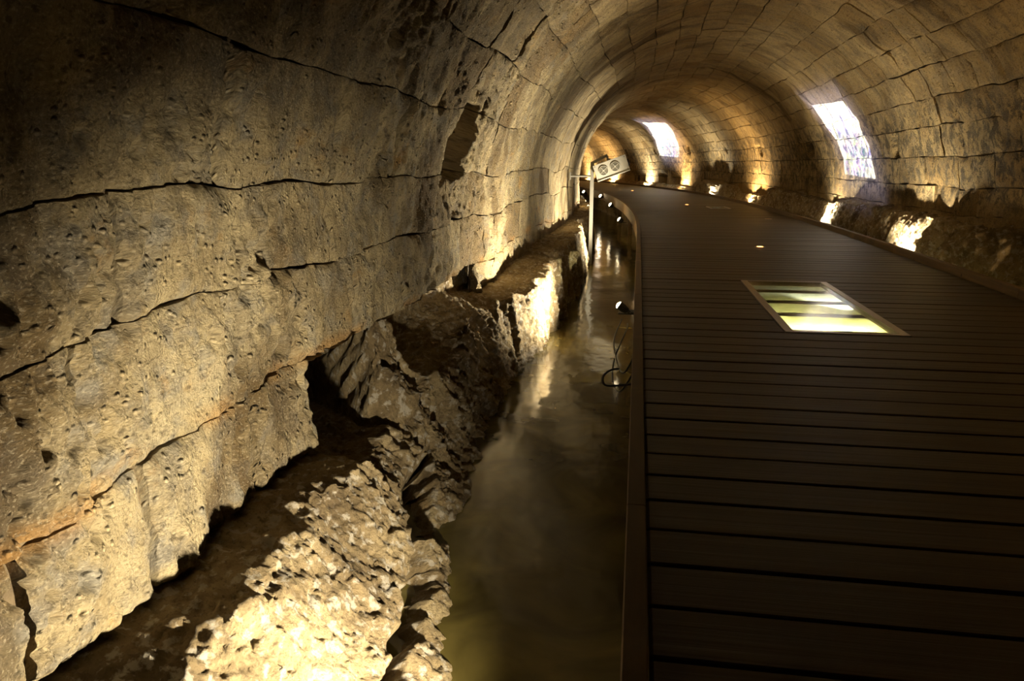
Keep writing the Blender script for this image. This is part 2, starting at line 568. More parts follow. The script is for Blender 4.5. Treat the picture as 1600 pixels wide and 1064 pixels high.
MS = stone_material(); MR = rock_material(); MM = mortar_material()
MW = wood_material('dark_weathered_deck_board', (0.042, 0.027, 0.012), (0.098, 0.067, 0.031), 0.5)
MK = wood_material('brown_kerb_timber', (0.10, 0.060, 0.024), (0.22, 0.14, 0.06), 0.6, 'Y')
MJ = wood_material('pale_joist_timber', (0.28, 0.23, 0.12), (0.42, 0.36, 0.20), 0.7)
MWA = water_material(); MG = glass_material()
MSTEEL = plain('brushed_steel', (0.52, 0.46, 0.42), 0.38, 0.85)
MGALV = plain('galvanised_steel', (0.26, 0.25, 0.22), 0.5, 0.5)
MCASE = plain('pale_grey_painted_steel', (0.46, 0.44, 0.38), 0.5, 0.1)
MDARKG = plain('dark_grille_mesh', (0.13, 0.12, 0.09), 0.7, 0.3)
MBLACK = plain('black_cast_housing', (0.015, 0.014, 0.013), 0.5)
MCABLE = plain('black_rubber_cable', (0.02, 0.018, 0.02), 0.6)
MLENS = plain('glowing_warm_lens', (1, 0.9, 0.7), 0.3, 0, (1.0, 0.80, 0.48), 10.0)
MLED = plain('glowing_amber_stud_lens', (1, 0.4, 0.1), 0.3, 0, (1.0, 0.36, 0.08), 5.0)
MLEDOFF = plain('dull_brown_stud_lens', (0.45, 0.22, 0.08), 0.4)
MBED = plain('silty_channel_bed', (0.30, 0.26, 0.13), 0.9, 0, bump=0.02)


# ------------------------------------------------------------------ masonry vault
def stone_mesh(s0, s1, t0, t1, cs, ct, seed, gap, proud, gs=None, tilt=(0, 0)):
    """one stone: grid face with recessed rims; returns verts, uv"""
    nu = max(2, int(math.ceil((s1 - s0) / cs)) + 1); nv = max(2, int(math.ceil((t1 - t0) / ct)) + 1)
    u = np.linspace(0, 1, nu); v = np.linspace(0, 1, nv)
    U, Vv = np.meshgrid(u, v, indexing='ij')
    j = gap * 1.6
    # ragged edges: shift of each side
    Tm = t0 + (t1 - t0) * Vv; Sm = s0 + (s1 - s0) * U
    gs = gs or gap; js = gs * 0.8
    a0 = gs + js * np.maximum(vn(Tm * 9, Tm * 0 + s0 * 5, 300), -0.7); a1 = gs + js * np.maximum(vn(Tm * 9, Tm * 0 + s1 * 5 + 3, 301), -0.7)
    b0 = gap + j * np.maximum(vn(Sm * 9, Sm * 0 + t0 * 5, 302), -0.7); b1 = gap + j * np.maximum(vn(Sm * 9, Sm * 0 + t1 * 5 + 3, 303), -0.7)
    S = (s0 + a0) + (s1 - s0 - a0 - a1) * U
    T = (t0 + b0) + (t1 - t0 - b0 - b1) * Vv
    D = relief(S, T) - proud + tilt[0] * (S - (s0 + s1) / 2) + tilt[1] * (T - (t0 + t1) / 2)
    ed = np.minimum(np.minimum(S - s0 - a0, s1 - a1 - S), np.minimum(T - t0 - b0, t1 - b1 - T))
    if cs < 0.05:
        D = D + 0.005 * np.exp(-np.maximum(ed, 0) / 0.010) + 0.022 * np.exp(-np.maximum(ed, 0) / 0.028) * np.clip(fbm(S * 4, T * 4, 2, 310) + .05, 0, 1)
    co = V(S, T, D)
    # separate rim of side faces, so that the edge of the stone stays crisp
    def rim(A): return np.concatenate([A[:, 0], A[-1, 1:], A[-2::-1, -1], A[0, -2::-1]])
    rS, rT, rD = rim(S), rim(T), rim(D)
    n = len(rS); base = nu * nv
    r2 = V(rS, rT, rD + 0.060)
    co = np.concatenate([co.reshape(-1, 3), rim(co), r2])
    uv = np.stack([np.concatenate([S.ravel(), rS, rS + .045]), np.concatenate([T.ravel(), rT, rT + .045])], 1)
    f = grid_faces(nu, nv)
    k = np.arange(n - 1)
    f2 = np.stack([base + k, base + k + 1, base + n + k + 1, base + n + k], 1)
    return co, uv, np.concatenate([f, f2])


WALLT = {'wall_left': (-9, 1.54), 'ceiling': (1.54, 4.97), 'wall_right': (4.97, 99)}
courses_full = [-0.72, -0.38, 0.0, 0.32, 0.73, 1.14, 1.54, 1.90, 2.22, 2.54, 2.84, 3.12, 3.40, 3.70, 3.98, 4.33, 4.65, 4.97, 5.25, 5.55, 5.82, 6.12, 6.41, 6.65, 6.95]
SEND = 44.0
FIX = {0: [-0.9, 0.1, 0.72, 1.23, 1.66, 2.30, 2.80], 1: [-1.2, -0.5, 0.2, 0.8, 1.475, 2.12, 2.62, 3.28, 3.9, 4.5, 5.3],
       2: [-1.0, -0.2, 0.5, 1.05, 1.66, 2.42, 3.02, 3.62, 4.3, 4.95, 5.6], 3: [-1.2, -0.4, 0.3, 1.1, 2.12, 3.02, 3.75, 4.66, 5.55],
       4: [-0.9, 0.0, 0.7, 1.5, 2.42, 2.99, 3.7, 4.4, 5.1]}
roots = {}
for nm, lab in (('wall_left', 'left side wall of large weathered limestone blocks above the water channel'),
                ('ceiling', 'barrel vaulted stone ceiling of the curving tunnel'),
                ('wall_right', 'right side wall of squared stone courses above the deck')):
    o = empty(nm, label=None); o['kind'] = 'structure'; o['label'] = lab
    roots[nm] = o
stones = {k: [] for k in roots}
WARP = 1.0
rs = random.Random(5)
for ci in range(len(courses_full) - 1):
    t0, t1 = courses_full[ci], courses_full[ci + 1]
    tm = (t0 + t1) / 2
    wn = 'wall_left' if tm < 1.54 else ('ceiling' if tm < 4.97 else 'wall_right')
    fx = list(FIX.get(ci, []))
    s = fx.pop(0) if fx else -1.5 + rs.random() * 0.3
    while s < SEND:
        if fx: e = fx.pop(0)
        else:
            L = rs.uniform(0.38, 0.72) if wn != 'wall_left' else rs.uniform(0.45, 0.85)
            if tm > 5.8: L = rs.uniform(0.45, 0.95)
            if s > 16: L *= 1.15
            e = min(s + L, SEND + .4)
        sm = (s + e) / 2
        if not (ci == 0 and s >= 2.79 and s < 5.75):
            stones[wn].append((s, e, t0, t1))
        s = e
nstone = 0
for wn, lst in stones.items():
    info = []
    for st in lst:
        s0, s1, t0, t1 = st
        p = V((s0 + s1) / 2, (t0 + t1) / 2)
        px, py, c = project(p)
        inv = bool(c > 0.3) and -150 < px < 1750 and -150 < py < 1200
        area = (s1 - s0) * (t1 - t0) / max(c, .3) ** 2
        if inv and wn == 'wall_left' and s0 > 17.5: inv = False
        if inv and wn == 'ceiling' and (t0 < 2.5 and s0 > 20): inv = False
        info.append((inv, area, st, c))
    info.sort(key=lambda q: (-int(q[0]), -q[1]))
    root = roots[wn]
    bulk = [[], [], [], []]; nb = 0
    for k, (inv, area, st, c) in enumerate(info):
        s0, s1, t0, t1 = st
        dist = float(np.linalg.norm(V((s0 + s1) / 2, (t0 + t1) / 2) - np.array([0, 0, HC])))
        if inv:
            cs = max(0.0075, 0.0042 * dist) if wn == 'wall_left' else max(0.02, 0.0048 * dist)
            if s0 > 8: cs = max(cs, 0.06)
            if s0 > 14: cs = 0.14
            if wn == 'wall_right' and any(s0 - .15 < hs < s1 + .15 and t0 - .15 < ht < t1 + .15 for hs, ht in HOLES): cs = min(cs, 0.045)
            if wn == 'wall_left' and s1 > 4.6 and s0 < 5.8 and t0 < .8 and t1 > .2: cs = 0.012
        else: cs = 0.3
        ct = cs
        gap = 0.003 if t0 > 1.2 else 0.0035
        if s0 > 7: gap = 0.0045
        if s0 > 16: gap = 0.006
        proud = rs.uniform(-0.002, 0.003) if t0 > 1.2 or s0 > 6 else rs.uniform(-0.004, 0.006)
        tl_ = 0.03 if (t0 < 1.2 and s0 < 7) else 0.014
        co, uv, f = stone_mesh(s0, s1, t0, t1, cs, ct, k, gap, proud, (0.010 if s0 < 4 else 0.006) if (t0 < 1.2 and s0 < 8) else None, (rs.uniform(-tl_, tl_), rs.uniform(-tl_, tl_)))
        tone = rs.random()
        if wn == 'wall_left' and s0 < 4: tone = 0.3 + 0.5 * tone
        if inv and k < 298:
            o = mesh_obj('stone', co, f, MS, root, uv, tone)
            nstone += 1
        else:
            bulk[0].append(co); bulk[1].append(uv); bulk[2].append(f + nb); bulk[3].append(np.full(len(co), tone)); nb += len(co)
    if bulk[0]:
        mesh_obj('stonework', np.concatenate(bulk[0]), np.concatenate(bulk[2]), MS, root, np.concatenate(bulk[1]), np.concatenate(bulk[3]), kind='stuff')
    # mortar bed behind the stones
    tl = [q for q in (courses_full if wn else [])]
    lo = {'wall_left': -0.74, 'ceiling': 1.52, 'wall_right': 4.95}[wn]; hi = {'wall_left': 1.56, 'ceiling': 4.99, 'wall_right': 7.0}[wn]
    segs = [(-1.6, 2.78, lo), (2.78, 5.8, -0.37), (5.8, SEND + .4, lo)] if wn == 'wall_left' else [(-1.6, SEND + .4, lo)]
    cc, ff, n0 = [], [], 0
    for a, bb, l0 in segs:
        su = np.linspace(a, bb, max(2, int((bb - a) / 0.06))); tv = np.linspace(l0, hi, int((hi - l0) / 0.06))
        Sg, Tg = np.meshgrid(su, tv, indexing='ij')
        co = V(Sg, Tg, relief(Sg, Tg, True) + 0.050 + 0.006 * fbm(Sg * 5, Tg * 5, 2, 400)).reshape(-1, 3)
        cc.append(co); ff.append(grid_faces(len(su), len(tv)) + n0); n0 += len(co)
    mesh_obj('mortar', np.concatenate(cc), np.concatenate(ff), MM, root)
# underside of the blocks that overhang the hollow
Sg, Dg = np.meshgrid(np.linspace(2.78, 5.8, 120), np.linspace(0.0, 0.75, 24), indexing='ij')
co = V(Sg, -0.375 + 0.0 * Sg, relief(Sg, Sg * 0 - .36) + .01 + Dg); co[..., 2] += 0.02 * fbm(Sg * 5, Dg * 5, 3, 410)
mesh_obj('broken_underside', co.reshape(-1, 3), grid_faces(120, 24, True), MR, roots['wall_left'])

# ------------------------------------------------------------------ bedrock of the left channel side
ST = np.array([
    # s,    xb,    zb,    xe,    ze,    xt
    [-1.6, -1.36, -0.29, -0.95, -0.31, -0.48],
    [1.2, -1.36, -0.29, -0.96, -0.30, -0.50],
    [1.8, -1.36, -0.28, -1.03, -0.29, -0.54],
    [2.2, -1.36, -0.28, -1.05, -0.29, -0.60],
    [2.70, -1.36, -0.30, -1.05, -0.29, -0.70],
    [2.79, -2.30, -0.56, -1.12, -0.42, -0.72],
    [3.50, -2.30, -0.58, -1.14, -0.42, -0.80],
    [3.60, -1.34, 0.12, -1.24, -0.14, -0.82],
    [3.84, -1.34, 0.12, -1.20, -0.26, -0.82],
    [3.95, -1.60, -0.26, -1.05, -0.32, -0.83],
    [4.10, -1.65, -0.38, -1.02, -0.34, -0.86],
    [4.60, -1.65, -0.40, -1.04, -0.36, -0.88],
    [4.95, -1.55, -0.20, -1.14, -0.24, -0.90],
    [5.30, -1.42, -0.06, -1.12, -0.20, -0.88],
    [5.80, -1.40, -0.14, -1.02, -0.20, -0.87],
    [6.30, -1.36, -0.16, -0.86, -0.20, -0.82],
    [8.00, -1.36, -0.14, -0.86, -0.16, -0.73],
    [8.50, -1.36, -0.14, -0.98, -0.15, -0.86],
    [9.20, -1.36, -0.10, -0.80, -0.10, -0.72],
    [12.2, -1.28, -0.10, -0.84, -0.08, -0.74],
    [12.8, -1.26, -0.10, -0.96, -0.06, -0.84],
    [13.6, -1.20, -0.06, -0.74, -0.06, -0.66],
    [17.0, -1.08, -0.04, -0.74, -0.04, -0.66],
    [45.0, -1.08, -0.04, -0.74, -0.04, -0.66]])
su = np.concatenate([np.arange(-1.6, 1.1, 0.06), np.arange(1.1, 5.2, 0.0085), np.arange(5.2, 9.5, 0.02), np.arange(9.5, 18, 0.05), np.arange(18, 44.5, 0.3)])
us = [0, .10, .24, 0.36, 0.40, 0.85, 1.0]     # back top, back bottom, edge start, edge, ..., toe, below water
uu = np.concatenate([np.linspace(0, 0.10, 10)[:-1], np.linspace(.10, .38, 30)[:-1], np.linspace(.38, .88, 88)[:-1], np.linspace(.88, 1, 10)])
Sg, Ug = np.meshgrid(su, uu, indexing='ij')
wob = 0.05 * fbm(su * 1.7, su * 0, 3, 500)
g = [np.interp(su, ST[:, 0], ST[:, i]) for i in range(1, 6)]
xb, zb, xe, ze, xt = g
xe = xe + 0.035 * fbm(su * 4, su * 0 + 5, 4, 501, 0.65); ze = ze + 0.02 * fbm(su * 6, su * 0 + 2, 3, 502, 0.65)
xt = xt + 0.02 * fbm(su * 3, su * 0 + 9, 3, 503, 0.6)
kx = [xb - .02, xb, xe, xt, xt + 0.22]; kz = [np.maximum(zb + .3, .3), zb, ze, np.full_like(su, -.75), np.full_like(su, -1.15)]
ku = [0, .10, .38, .88, 1.0]
X = np.zeros_like(Sg); Z = np.zeros_like(Sg)
for i in range(4):
    m = (Ug >= ku[i]) & (Ug <= ku[i + 1])
    f = (Ug - ku[i]) / (ku[i + 1] - ku[i])
    X = np.where(m, kx[i][:, None] * (1 - f) + kx[i + 1][:, None] * f, X)
    Z = np.where(m, kz[i][:, None] * (1 - f) + kz[i + 1][:, None] * f, Z)
hol = sstep(2.72, 2.84, Sg) * (1 - sstep(3.95, 4.1, Sg))
Sw = Sg + hol * 1.1 * np.clip(-1.32 - X, 0, 1)
co = P(Sw, X, Z)
# numeric normals
du = np.gradient(co, axis=0); dv = np.gradient(co, axis=1)
nrm = np.cross(dv, du); nrm /= np.linalg.norm(nrm, axis=-1, keepdims=True) + 1e-9
A = X * 1.0 - Z * 0.8     # across coordinate for the noise
nearm = (1 - sstep(9, 16, Sg))
face = sstep(.30, .42, Ug)
lump = sstep(3.2, 3.6, Sg) * (1 - sstep(5.2, 5.8, Sg))
disp = (0.016 + .014 * lump) * fbm(Sg * 3, A * 3, 4, 520, 0.55) * (0.4 + 0.6 * face)
disp += (0.004 + 0.026 * lump) * (ridged(Sg * 6, A * 5, 4, 540) - 0.5) * (0.35 + 0.65 * face)
disp += (0.006 + .004 * lump) * fbm(Sg * 22, A * 20, 4, 560, 0.65)
disp += 0.005 * fbm(Sg * 45, A * 40, 3, 570, 0.65)
disp += -0.016 * pits(Sg * 15, A * 13, 580, 0.16, 0.1, 0.45)
# vertical tool marks and drips on the bastions
bast = sstep(5.0, 6.0, Sg)
disp += bast * face * 0.022 * ridged(Sg * 9, Z * 1.2, 3, 600)
# crack between the slope and the stone kerb at the water's edge
xc = np.interp(Sg, [1.2, 1.8, 2.1, 2.5, 3.0, 3.3, 3.4], [-.60, -.655, -.68, -.76, -.90, -.98, -1.0])
zc_ = np.interp(Sg, [1.2, 3.4], [-.60, -.58])
lin = X - xc + 0.02 * fbm(Sg * 7, A * 0, 3, 620)
wd = np.interp(Sg, [1.5, 1.9, 2.1, 2.4, 2.7, 3.0, 3.3, 3.5], [0.0, 0.016, .026, .03, .045, .06, .035, 0.012])
crack = np.exp(-(lin / np.maximum(wd, 1e-3)) ** 4) * sstep(1.6, 1.9, Sg) * (1 - sstep(3.45, 3.6, Sg)) * face
disp += -0.26 * crack
# break between the kerb pieces
for s_, w_ in ((2.30, .02), (2.98, .10)):
    br = np.exp(-((Sg - s_ + 0.03 * fbm(A * 8, Sg * 0, 2, 630)) / w_) ** 2) * sstep(0, 0.05, X - xc)
    disp += -0.05 * br * (Ug < .9)
co = co + nrm * disp[..., None]
co[..., 0] += 0.008 * fbm(co[..., 1] * 24, co[..., 2] * 24, 3, 650, .6) * nearm
co[..., 2] += 0.007 * fbm(co[..., 1] * 22, co[..., 0] * 24, 3, 655, .6) * nearm
uvr = np.stack([Sg.ravel(), A.ravel()], 1)
rk = mesh_obj('rock_ledge', co.reshape(-1, 3), grid_faces(len(su), len(uu), True), MR, None, uvr)
rk['kind'] = 'structure'; rk.name = 'trim_1'
rk['label'] = 'rough quarried bedrock ledge stepping down from the left wall into the water'

# ------------------------------------------------------------------ bedrock bench on the right
SR = np.array([[-1.6, 2.88, .32], [5, 2.88, .33], [6, 2.88, .33], [9.5, 2.88, .34], [10.2, 2.82, .35], [11.3, 2.82, .34], [11.7, 2.92, .30], [13.0, 2.92, .28],
               [13.6, 2.84, .34], [16, 2.86, .36], [16.6, 2.96, .20], [19, 2.98, .15], [19.6, 2.9, .30], [24, 2.95, .30], [24.5, 3.04, .12], [45, 3.04, .12]])
su = np.concatenate([np.arange(-1.6, 4.5, 0.2), np.arange(4.5, 12.5, 0.022), np.arange(12.5, 20, 0.06), np.arange(20, 44.5, 0.2)])
uu = np.concatenate([np.linspace(0, .3, 12)[:-1], np.linspace(.3, 1, 50)])
Sg, Ug = np.meshgrid(su, uu, indexing='ij')
xe = np.interp(su, SR[:, 0], SR[:, 1]) + 0.03 * fbm(su * 3, su * 0, 4, 700, .65)
ze = np.interp(su, SR[:, 0], SR[:, 2]) + 0.02 * fbm(su * 4, su * 0 + 4, 4, 701, .65)
xw = Rw(su) + .08
base = np.interp(su, [0, 12, 18, 45], [2.75, 2.75, 2.86, 2.90])
kx = [xw, xe, base, base - .0]; kz = [ze + .03, ze, np.full_like(su, -.05), np.full_like(su, -1.1)]
ku = [0, .3, .75, 1.0]
X = np.zeros_like(Sg); Z = np.zeros_like(Sg)
for i in range(3):
    m = (Ug >= ku[i]) & (Ug <= ku[i + 1]); f = (Ug - ku[i]) / (ku[i + 1] - ku[i])
    X = np.where(m, kx[i][:, None] * (1 - f) + kx[i + 1][:, None] * f, X)
    Z = np.where(m, kz[i][:, None] * (1 - f) + kz[i + 1][:, None] * f, Z)
co = P(Sg, X, Z)
du = np.gradient(co, axis=0); dv = np.gradient(co, axis=1)
nrm = np.cross(du, dv); nrm /= np.linalg.norm(nrm, axis=-1, keepdims=True) + 1e-9
face = sstep(.2, .36, Ug)
rough = 0.35 + 0.65 * (1 - sstep(7.8, 8.6, Sg))
disp = 0.022 * fbm(Sg * 3, Z * 3, 4, 720) + rough * face * 0.065 * (ridged(Sg * 6 + Z * 2, Z * 2.2, 4, 740) - .6) + .012 * fbm(Sg * 14, Z * 14 + X * 9, 3, 760, .6)
disp -= rough * 0.03 * pits(Sg * 6, Z * 5, 780, .5, .1, .45) * face
co = co + nrm * (disp - .01)[..., None]
rk2 = mesh_obj('rock_bench', co.reshape(-1, 3), grid_faces(len(su), len(uu)), MR)
rk2['kind'] = 'structure'; rk2.name = 'trim_2'
rk2['label'] = 'rough bedrock bench running along the right edge of the deck'

# ------------------------------------------------------------------ water, bed, rock under the deck
su = np.arange(-1.6, 44.5, 0.5)
Sg, Og = np.meshgrid(su, np.linspace(-1.05, 0.62, 6), indexing='ij')
wt = mesh_obj('water', P(Sg, Og, -0.75 + 0 * Sg).reshape(-1, 3), grid_faces(len(su), 6, True), MWA)
wt['kind'] = 'structure'; wt['label'] = 'still murky green-brown water in the channel left of the deck'
Sg, Og = np.meshgrid(np.arange(-1.6, 44.5, 0.25), np.linspace(-1.4, 3.0, 18), indexing='ij')
zz = np.where(Og < 0.55, -1.15, -0.46 + .05 * fbm(Sg * 2, Og * 2, 3, 800))
bd = mesh_obj('floor_1', P(Sg, Og, zz).reshape(-1, 3), grid_faces(Sg.shape[0], 18, True), MBED)
bd['kind'] = 'structure'; bd['label'] = 'silty rock bed of the channel below the deck'
su = np.arange(-1.6, 44.5, 0.1); uu = np.linspace(-.26, -1.15, 12)
Sg, Zg = np.meshgrid(su, uu, indexing='ij')
co = P(Sg, 0.45 + 0.06 * fbm(Sg * 2, Zg * 2, 4, 820) - .12 * (Zg + .26), Zg)
ur = mesh_obj('trim_3', co.reshape(-1, 3), grid_faces(len(su), 12, True), MR)
ur['kind'] = 'structure'; ur['label'] = 'dark rock side of the channel below the deck edge'
for nm, sE in (('wall_back', -1.6), ('wall_end', 44.2)):
    m_ = MB(); pts = V(np.full(25, sE), np.linspace(-1.6, TR + 1.6, 25), 0.12)
    m_.add([tuple(p) for p in pts], [tuple(range(25))])
    o = m_.build(nm, MM); o['kind'] = 'structure'

# ------------------------------------------------------------------ deck of planks
deck = empty('floor'); deck['kind'] = 'structure'; deck['label'] = 'dark brown timber boardwalk curving left through the tunnel'


def Ld(s): return 0.05 + 0 * s
def Rd(s): return float(np.interp(s, [0, 5, 8, 12, 16, 22, 27, 33, 50], [2.42, 2.45, 2.50, 2.52, 2.58, 2.70, 2.66, 2.60, 2.60]))


pk = MB(); pk.bevbox((-0.5, -0.0765, -0.028), (0.5, 0.0765, 0.0), 0.003)
plank_me = None
PITCH = 0.1645; PH = 1.1963
HS0, HS1 = 4.0, 5.81     # hatch extent
k0 = int((-1.5 - PH) / PITCH)
i = k0
plank_no = 0
while PH + i * PITCH < 41:
    s0 = PH + i * PITCH; sm = s0 + PITCH / 2; i += 1
    spans = [(0.05, Rd(sm))]
    if HS0 - .06 < sm < HS1 + .06: spans = [(0.05, 0.777), (1.393, Rd(sm))]
    if 15.25 < sm < 16.0: spans = [(0.05, 1.60), (2.02, Rd(sm))]
    for a, b_ in spans:
        if plank_me is None:
            o = pk.build('plank', MW, deck); plank_me = o.data
        else:
            o = bpy.data.objects.new('plank', plank_me); COL.objects.link(o); o.parent = deck
        o.location = P(sm, (a + b_) / 2, random.uniform(-.0018, .0012))
        o.scale = (b_ - a, 1.0, 1)
        o.rotation_euler = (0, 0, heading(sm) + random.uniform(-.0012, .0012))
        plank_no += 1


def strip(name, s0, s1, o0, o1, z0, z1, mat, parent, n=None, offn=None):
    """beam following the curve"""
    n = n or max(2, int((s1 - s0) / 0.5) + 1)
    ss = np.linspace(s0, s1, n); v = []; f = []
    for s_ in ss:
        e = offn(s_) if offn else 0
        c = .003
        for (a, b_) in ((o0 + c, z0), (o1 - c, z0), (o1, z0 + c), (o1, z1 - c), (o1 - c, z1), (o0 + c, z1), (o0, z1 - c), (o0, z0 + c)):
            v.append(tuple(P(s_, a + e, b_)))
    for q in range(n - 1):
        for r in range(8):
            f.append((q * 8 + r, q * 8 + (r + 1) % 8, (q + 1) * 8 + (r + 1) % 8, (q + 1) * 8 + r))
    f.append(tuple(range(8))); f.append(tuple((n - 1) * 8 + r for r in range(8))[::-1])
    f = [tuple(q[::-1]) for q in f]
    m_ = MB(); m_.add(v, f)
    return m_.build(name, mat, parent)


lens = [(-1.5, 1.75), (1.755, 4.9), (4.905, 8.2), (8.205, 11.4), (11.405, 14.6), (14.605, 18), (18.005, 22), (22.005, 27), (27.005, 33), (33.005, 41)]
for a, b_ in lens:
    strip('kerb_board', a, b_, 0.0, 0.046, -0.02, 0.030, MK, deck, max(2, int((b_ - a) / .35) + 1))
    strip('fascia_board', a, b_, 0.008, 0.034, -0.20, -0.021, MK, deck, max(2, int((b_ - a) / .35) + 1))
    strip('kerb_board', a + .4, b_ + .4, 0.0, 0.05, -0.02, 0.062, MK, deck, max(2, int((b_ - a) / .35) + 1), offn=Rd)
for off in (0.12, 1.95, 2.38):
    strip('bearer', -1.5, 41, off, off + .06, -0.17, -0.030, MK, deck, 90)

# posts that carry the deck out of the water
for s_ in (3.1, 5.0, 7.6, 10.2, 12.8, 15.4, 18.0, 20.6):
    m_ = MB(); m_.bevbox((-.045, -.045, -1.0), (.045, .045, -0.03), .004)
    o = m_.build('post', MK, deck); o.location = P(s_, 0.26, 0); o.rotation_euler = (0, 0, heading(s_))

# ------------------------------------------------------------------ glazed hatches
def hatch(s0, s1, o0, o1, label, panes=1):
    r = empty('floor_hatch', P((s0 + s1) / 2, (o0 + o1) / 2, 0), heading((s0 + s1) / 2), label, 'hatch')
    hx, hy = (o1 - o0) / 2, (s1 - s0) / 2
    fw = 0.045 if hy > .5 else .03
    for a, b_ in (((-hx, -hy), (-hx + fw, hy)), ((hx - fw, -hy), (hx, hy))):
        m_ = MB(); m_.bevbox((a[0], a[1], -.03), (b_[0], b_[1], .004), .0015); m_.build('frame_side', MSTEEL, r)
    for a, b_ in (((-hx + fw, -hy), (hx - fw, -hy + fw * .6)), ((-hx + fw, hy - fw * .6), (hx - fw, hy))):
        m_ = MB(); m_.bevbox((a[0], a[1], -.03), (b_[0], b_[1], .004), .0015); m_.build('frame_end', MSTEEL, r)
    m_ = MB(); m_.bevbox((-hx + fw, -hy + fw * .6, -.018), (hx - fw, hy - fw * .6, .001), .001); m_.build('glass_pane', MG, r)
    return r


hatch(HS0, HS1, 0.78, 1.39, 'large glass floor hatch in a steel frame lit from below')
hatch(15.27, 15.97, 1.62, 2.0, 'small unlit glass floor hatch far along the deck')
for k, s_ in enumerate((4.22, 4.72, 5.16, 5.60)):
    m_ = MB(); m_.bevbox((-.42, -.014, -.050), (.42, .014, -.032), .003)
    o = m_.build('joist', MJ, deck); o.location = (1.085, s_, 0)

# ------------------------------------------------------------------ floodlights
def aim_matrix(loc, d):
    return Matrix.Translation(loc) @ Vector(d).to_track_quat('Z', 'Y').to_matrix().to_4x4()


def floodlight(s_, off, z, aim, watts, col, cone, label, group, r=0.055, lens_w=1.0):
    a = heading(s_)
    p = Vector(P(s_, off, z))
    d = Vector((aim[0] * math.cos(a) - aim[1] * math.sin(a), aim[0] * math.sin(a) + aim[1] * math.cos(a), aim[2])).normalized()
    root = empty('floodlight', p, 0, label, 'lamp', group)
    q = d.to_track_quat('Z', 'Y').to_matrix().to_4x4()
    m_ = MB(); m_.lathe([(r * .45, -.095), (r * .8, -.085), (r, -.05), (r, -.004), (r * 1.08, -.002), (r * 1.08, .006), (r * .92, .006), (r * .92, -.004)], 20, q)
    m_.build('housing', MBLACK, root, True)
    m_ = MB(); m_.lathe([(r * .9, -.003), (r * .86, .008), (r * .6, .018), (r * .3, .023), (r * .04, .025)], 20, q, True)
    m_.build('lens', MLENS, root, True)
    # stirrup
    m_ = MB()
    s1 = q @ Vector((r * 1.15, 0, -.03)); s2 = q @ Vector((-r * 1.15, 0, -.03)); bk = q @ Vector((0, 0, -.13))
    e1 = q @ Vector((r * 1.15, 0, -.12)); e2 = q @ Vector((-r * 1.15, 0, -.12))
    m_.tube([s1, e1, e2, s2], .006, 6); m_.tube([bk * .92, bk + Vector((0, 0, 0.0)) + Vector(P(s_, off + .05, z) - P(s_, off, z))], .007, 6)
    m_.build('bracket', MBLACK, root, True)
    ld = bpy.data.lights.new('flood_beam', 'SPOT')
    ld.energy = watts; ld.color = col; ld.spot_size = math.radians(cone); ld.spot_blend = 0.7; ld.shadow_soft_size = 0.022
    lo = bpy.data.objects.new('flood_beam', ld); COL.objects.link(lo); lo.parent = root
    lo.matrix_local = Matrix.Translation(d * .055) @ (-d).to_track_quat('Z', 'Y').to_matrix().to_4x4()
    return root


lab = ['black floodlight below the deck edge aimed at the nearest lit rock', 'floodlight on the left deck edge with loose cables hanging below',
       'floodlight under the deck edge lighting the stepped rock beyond the cables', 'small floodlight low over the water, just nearer than the brightest lamp',
       'brightest floodlight at the bend of the left deck edge', 'faint floodlight just right of the grey pole beyond the brightest lamp',
       'farthest visible floodlight, left of the grey pole by the wall', 'floodlight hidden behind the bend of the channel']
for q, L in enumerate(LEFT_LAMPS):
    floodlight(*L, lab[q], 'floodlights along the water channel', r=.038 if q == 1 else .055)
labr = ['floodlight behind the right deck kerb, nearest along the dark bench', 'floodlight behind the right kerb at the brightest patch of rock bench',
        'floodlight whose black rim shows above the right deck kerb', 'floodlight behind the right kerb lighting orange rock past the projected picture',
        'floodlight behind the right kerb between the two projected pictures', 'floodlight behind the kerb lighting the pale notch in the far rock',
        'floodlight behind the kerb below the far projected picture', 'floodlight behind the kerb past the far projected picture', 'floodlight behind the kerb at the far end of the tunnel']
for q, L in enumerate(RIGHT_LAMPS):
    floodlight(*L, labr[q], 'floodlights behind the right kerb', r=0.075 if q == 2 else .055)
# lamp under the hatch
floodlight(5.95, 1.62, -0.13, (-0.25, 0.72, -0.62), 260, (1.0, 0.93, 0.55), 140, 'floodlight below the deck beside the large glass floor hatch', 'floodlights under the deck')
floodlight(7.6, 2.0, -0.14, (-0.2, 0.4, -0.8), 60, (0.72, 0.74, 1.0), 120, 'second floodlight below the deck beyond the large glass hatch', 'floodlights under the deck')  # added lamp, gives the bed seen through the glass a bluish light

# amber studs let into the deck
for k, (s_, off, on) in enumerate(((8.25, 1.28, 1), (12.5, 2.10, 0), (16.6, 1.33, 1), (25.1, 1.26, 1))):
    r = empty('deck_stud_light', P(s_, off, 0.0), heading(s_),
              ['nearest glowing amber stud light set in the deck', 'unlit brownish stud light near the right kerb', 'middle glowing amber stud light set in the deck', 'farthest glowing amber stud light near the bend'][k],
              'light', 'round stud lights in the deck')
    m_ = MB(); m_.lathe([(.055, .0), (.053, .004), (.036, .005), (.036, .002)], 20); m_.build('rim', MSTEEL, r, True)
    m_ = MB(); m_.lathe([(.035, .001), (.03, .007), (.012, .010)], 20); m_.build('lens', MLED if on else MLEDOFF, r, True)

